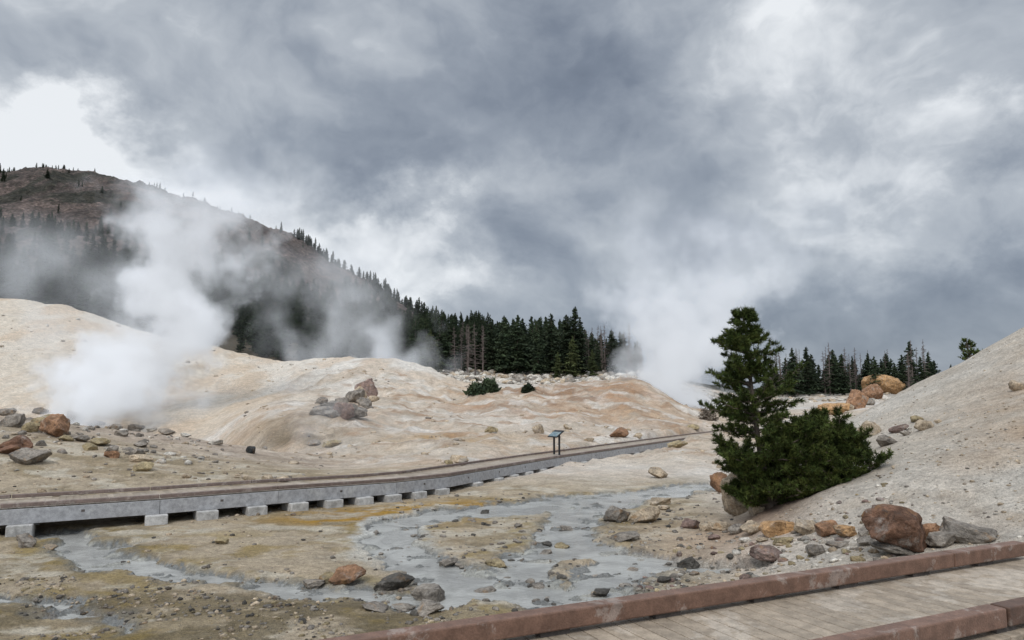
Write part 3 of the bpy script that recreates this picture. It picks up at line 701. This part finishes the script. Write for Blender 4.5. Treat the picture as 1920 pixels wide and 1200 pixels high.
def bush(name,u,v,w,h_,seed,n=900,mat=None,k_=1.0):
    q=hit(u,v)
    if not q: return
    r=np.random.default_rng(seed); T=Tris(); k=q[1]/F
    for _ in range(n):
        p_=r.normal(size=3); p_/=np.linalg.norm(p_); p_*=r.uniform(.55,1); p_[2]=abs(p_[2])
        lump=.8+.3*mnoise.noise(Vector((p_*2.5+seed).tolist())); p_=p_*lump*np.array((w/2*k,w/2*k,h_*k)); e=r.normal(size=3)*k*4*k_
        f=r.normal(size=3)*k*3*k_; cl=r.uniform(.6,1.4); T.tri(p_-e*.3,p_+f,p_+e,(cl,cl,cl),0)
    me=T.mesh(name,[mat or needleM,barkM]); o=bpy.data.objects.new(name,me); link(o); o.location=(q[0],q[1],q[2]-.1)
bush('juniper_bush',892,738,44,26,3,mat=farM); bush('juniper_bush',918,734,42,30,4,mat=farM); bush('juniper_bush',990,735,24,18,5,mat=farM)
dryM=leafmat('dry_twigs',(.16,.13,.10),(.25,.21,.17),3)
bush('dry_shrub',1328,788,46,34,8,700,dryM,.6)
# ---------------------------------------------------------------- steam
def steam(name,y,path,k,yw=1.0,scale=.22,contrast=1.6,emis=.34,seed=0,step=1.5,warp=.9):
    """path: list of (v,u,rpx,dens) bottom->top"""
    pp=[P(u,v,y) for v,u,_,_ in path]; pxm=y*S/F
    zs=[q[2] for q in pp]; z0,z1=zs[0],zs[-1]; xs=[q[0] for q in pp]; rs=[q[2]*pxm for q in path]
    x0=min(xs)-1; x1=max(xs)+1; rm_=max(rs)
    m=bpy.data.materials.new('steam_'+name); m.use_nodes=True; t=NT(m.node_tree); t.n.remove(t.n['Principled BSDF'])
    out=[n for n in t.n if n.bl_idname=='ShaderNodeOutputMaterial'][0]
    p=pos(t)
    rampts=[((z-z0)/(z1-z0),((x-x0)/(x1-x0),r_/rm_,min(1,q[3]))) for z,x,r_,q in zip(zs,xs,rs,path)]
    s0=t.node('ShaderNodeSeparateXYZ'); t.l.new(p,s0.inputs[0])
    t0=t.m('DIVIDE',t.m('SUBTRACT',s0.outputs[2],z0),z1-z0,clamp=True)
    c0=t.node('ShaderNodeSeparateColor'); t.l.new(t.ramp(t0,rampts),c0.inputs[0])
    rloc=t.m('MULTIPLY',c0.outputs[1],rm_)
    wv=t.vm('SCALE',t.vm('SUBTRACT',t.noise(t.vm('ADD',p,(seed*17.,0,0)),scale*.7,2,.5,0,True),(.5,.5,.5)),t.m('MULTIPLY',rloc,warp*2))
    pw=t.vm('ADD',p,wv)
    sx=t.node('ShaderNodeSeparateXYZ'); t.l.new(pw,sx.inputs[0])
    tt=t.m('DIVIDE',t.m('SUBTRACT',sx.outputs[2],z0),z1-z0,clamp=True)
    sc=t.node('ShaderNodeSeparateColor'); t.l.new(t.ramp(tt,rampts),sc.inputs[0])
    cx=t.m('MULTIPLY_ADD',sc.outputs[0],x1-x0,x0)
    dx=t.m('SUBTRACT',sx.outputs[0],cx); dy=t.m('DIVIDE',t.m('SUBTRACT',sx.outputs[1],y*S),yw)
    d=t.m('SQRT',t.m('ADD',t.m('MULTIPLY',dx,dx),t.m('MULTIPLY',dy,dy)))
    dn=t.m('DIVIDE',d,t.m('MULTIPLY',sc.outputs[1],rm_))
    nz_=t.noise(t.vm('ADD',p,(seed*9.,0,0)),scale,4,.6)
    den=t.m('ADD',t.m('SUBTRACT',.9,dn),t.m('MULTIPLY',t.m('SUBTRACT',nz_,.5),contrast*2))
    den=t.m('MAXIMUM',den,0); den=t.m('MULTIPLY',t.m('MINIMUM',den,1.0),sc.outputs[2])
    fd=t.m('MULTIPLY',t.mr(s0.outputs[2],z1-(z1-z0)*.2,z1,1,0),t.mr(s0.outputs[2],z0-1.5,z0,0,1))
    den=t.m('MULTIPLY',t.m('MULTIPLY',den,fd),k)
    pv=t.node('ShaderNodeVolumePrincipled'); pv.inputs['Color'].default_value=(.97,.98,1,1); pv.inputs['Anisotropy'].default_value=.1
    t.l.new(den,pv.inputs['Density']); t.l.new(t.m('MULTIPLY',den,emis),pv.inputs['Emission Strength']); pv.inputs['Emission Color'].default_value=(.93,.96,1,1)  # steam glows slightly, standing in for light scattered many times inside it
    t.l.new(pv.outputs[0],out.inputs['Volume'])
    m.cycles.volume_step_rate=step
    vs=[];fs=[];N=14
    rings=[(xs[0],zs[0]-1.5,rs[0]*1.3)]+[(x,z,r_*1.6) for x,z,r_ in zip(xs,zs,rs)]
    for x,z,r_ in rings:
        for j in range(N):
            a=j*2*math.pi/N; vs.append((x+math.cos(a)*r_,y*S+math.sin(a)*r_*yw,z))
    for i_ in range(len(rings)-1):
        for j in range(N):
            l=(j+1)%N; fs.append((i_*N+j,i_*N+l,(i_+1)*N+l,(i_+1)*N+j))
    fs.append(tuple(range(N))[::-1]); fs.append(tuple((len(rings)-1)*N+j for j in range(N)))
    me=bpy.data.meshes.new(name); me.from_pydata(vs,[],fs); me.materials.append(m)
    link(bpy.data.objects.new(name,me))
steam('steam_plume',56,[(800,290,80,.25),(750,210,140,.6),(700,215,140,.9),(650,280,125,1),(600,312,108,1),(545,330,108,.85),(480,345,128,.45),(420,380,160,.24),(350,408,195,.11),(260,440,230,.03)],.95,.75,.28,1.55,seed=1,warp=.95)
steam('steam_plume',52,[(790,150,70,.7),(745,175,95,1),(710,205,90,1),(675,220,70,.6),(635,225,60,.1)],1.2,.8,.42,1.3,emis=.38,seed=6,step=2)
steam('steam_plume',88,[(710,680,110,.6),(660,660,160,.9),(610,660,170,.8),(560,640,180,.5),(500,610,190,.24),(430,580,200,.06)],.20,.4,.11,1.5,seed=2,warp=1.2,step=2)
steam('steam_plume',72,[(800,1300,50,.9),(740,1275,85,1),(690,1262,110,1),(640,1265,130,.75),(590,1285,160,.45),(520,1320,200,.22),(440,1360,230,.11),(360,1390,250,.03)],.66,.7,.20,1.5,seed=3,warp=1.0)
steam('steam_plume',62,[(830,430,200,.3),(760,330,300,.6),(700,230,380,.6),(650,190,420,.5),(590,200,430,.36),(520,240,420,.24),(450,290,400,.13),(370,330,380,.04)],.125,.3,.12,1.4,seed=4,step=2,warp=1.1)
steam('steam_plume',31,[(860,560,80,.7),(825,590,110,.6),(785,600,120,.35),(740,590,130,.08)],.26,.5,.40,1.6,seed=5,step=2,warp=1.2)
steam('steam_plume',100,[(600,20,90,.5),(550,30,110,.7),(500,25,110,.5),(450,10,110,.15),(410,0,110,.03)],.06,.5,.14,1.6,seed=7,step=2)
# ---------------------------------------------------------------- world
w=bpy.data.worlds.new('World'); scene.world=w; w.use_nodes=True; t=NT(w.node_tree); bg=t.n['Background']
SE,SR=math.radians(52),math.radians(200)
sky=t.node('ShaderNodeTexSky'); sky.sky_type='NISHITA'; sky.sun_disc=False; sky.sun_elevation=SE; sky.sun_rotation=SR
dirv=t.node('ShaderNodeTexCoord').outputs['Generated']
dirn=t.vm('NORMALIZE',dirv)
st=t.vm('MULTIPLY',dirn,(1,1,1.3))
w1=t.vm('SCALE',t.vm('SUBTRACT',t.noise(st,2.6,3,.5,0,True),(.5,.5,.5)),.26)
w2=t.vm('SCALE',t.vm('SUBTRACT',t.noise(st,9,6,.62,0,True),(.5,.5,.5)),.16)
dw=t.vm('ADD',dirn,t.vm('ADD',w1,w2))
def dirpx(u,v): return Vector(P(u,v,1.0,1.0)).normalized()
val=None
blobs=[
 (150,275,260,85,.60),(20,300,130,70,.25),(640,420,260,75,.34),(820,470,160,60,.16),(1620,360,170,75,.34),(1480,120,170,130,.16),(1760,190,110,60,.34),(1440,50,140,70,.10),
 (950,200,330,140,-.22),(1090,210,130,110,-.14),(700,300,260,60,-.12),(1890,230,90,110,-.27),(930,430,110,50,-.26),(420,330,180,60,-.08),
 (1300,650,620,80,-.24),(1700,640,400,100,-.18),(1050,530,300,60,-.04),(300,90,300,90,.08),(620,110,180,60,.06),(60,60,200,60,.0),(1250,300,180,120,.02),(1550,500,300,60,.06),(1330,480,140,80,-.05)]
for u,v,ru,rv,a in blobs:
    c0=dirpx(u,v); sx_=ru/F*1.3; sz_=rv/F*1.3
    e=t.vm('LENGTH',t.vm('MULTIPLY',t.vm('SUBTRACT',dw,tuple(c0)),(1/sx_,0,1/sz_)))
    q=t.mr(e,0,1.25,a,0)
    val=q if val is None else t.m('ADD',val,q)
dst=t.vm('ADD',st,t.vm('SCALE',t.vm('SUBTRACT',t.noise(st,4,4,.55,0,True),(.5,.5,.5)),.25))
nA=t.noise(dst,3.4,9,.55); nB=t.noise(dst,8.5,8,.58)
nC=t.m('ABSOLUTE',t.m('SUBTRACT',t.noise(dst,6.0,6,.52),.5))
ds2=t.vm('ADD',dst,(.02,0,.045))
rel=t.m('SUBTRACT',t.noise(dst,5.5,5,.5),t.noise(ds2,5.5,5,.5))  # lit and shaded cloud edges painted into the sky from offset noise
val=t.m('ADD',val,t.m('MULTIPLY_ADD',t.m('SUBTRACT',nA,.5),.75,.60))
val=t.m('ADD',val,t.m('MULTIPLY',t.m('SUBTRACT',nB,.5),.26))
val=t.m('ADD',val,t.m('MULTIPLY',t.m('SUBTRACT',.09,nC),.32))
val=t.m('ADD',val,t.m('MULTIPLY',rel,.75))
sep=t.node('ShaderNodeSeparateXYZ'); t.l.new(dirn,sep.inputs[0])
cl=t.ramp(val,[(0,(.15,.18,.23)),(.25,(.205,.24,.30)),(.5,(.315,.355,.415)),(.74,(.49,.53,.58)),(1,(.88,.91,.94))])
nis=t.vm('SCALE',sky.outputs[0],.09)
cl=t.mix(.92,nis,cl)
boost=t.m('ADD',1,t.m('ADD',t.mr(sep.outputs[2],.52,.8,0,1.5),t.mr(sep.outputs[1],.15,-.5,0,.9)))  # out-of-view sky overhead and behind camera brightened to add ambient light
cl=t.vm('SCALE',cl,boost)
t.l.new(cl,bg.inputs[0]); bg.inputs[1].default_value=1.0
sl=bpy.data.lights.new('sun','SUN'); sl.energy=1.5; sl.angle=math.radians(18); sl.color=(1,.96,.9)
so=bpy.data.objects.new('sun',sl); link(so)
sd_=Vector((math.cos(SE)*math.sin(SR),math.cos(SE)*math.cos(SR),math.sin(SE)))
so.rotation_euler=sd_.to_track_quat('Z','Y').to_euler()
cam=bpy.data.cameras.new('camera'); cam.sensor_width=36; cam.lens=36*F/1920; cam.clip_end=12000; cam.clip_start=.05
co_=bpy.data.objects.new('camera',cam); link(co_); co_.location=(0,0,0); co_.rotation_euler=(math.pi/2+PITCH,0,0)
scene.camera=co_
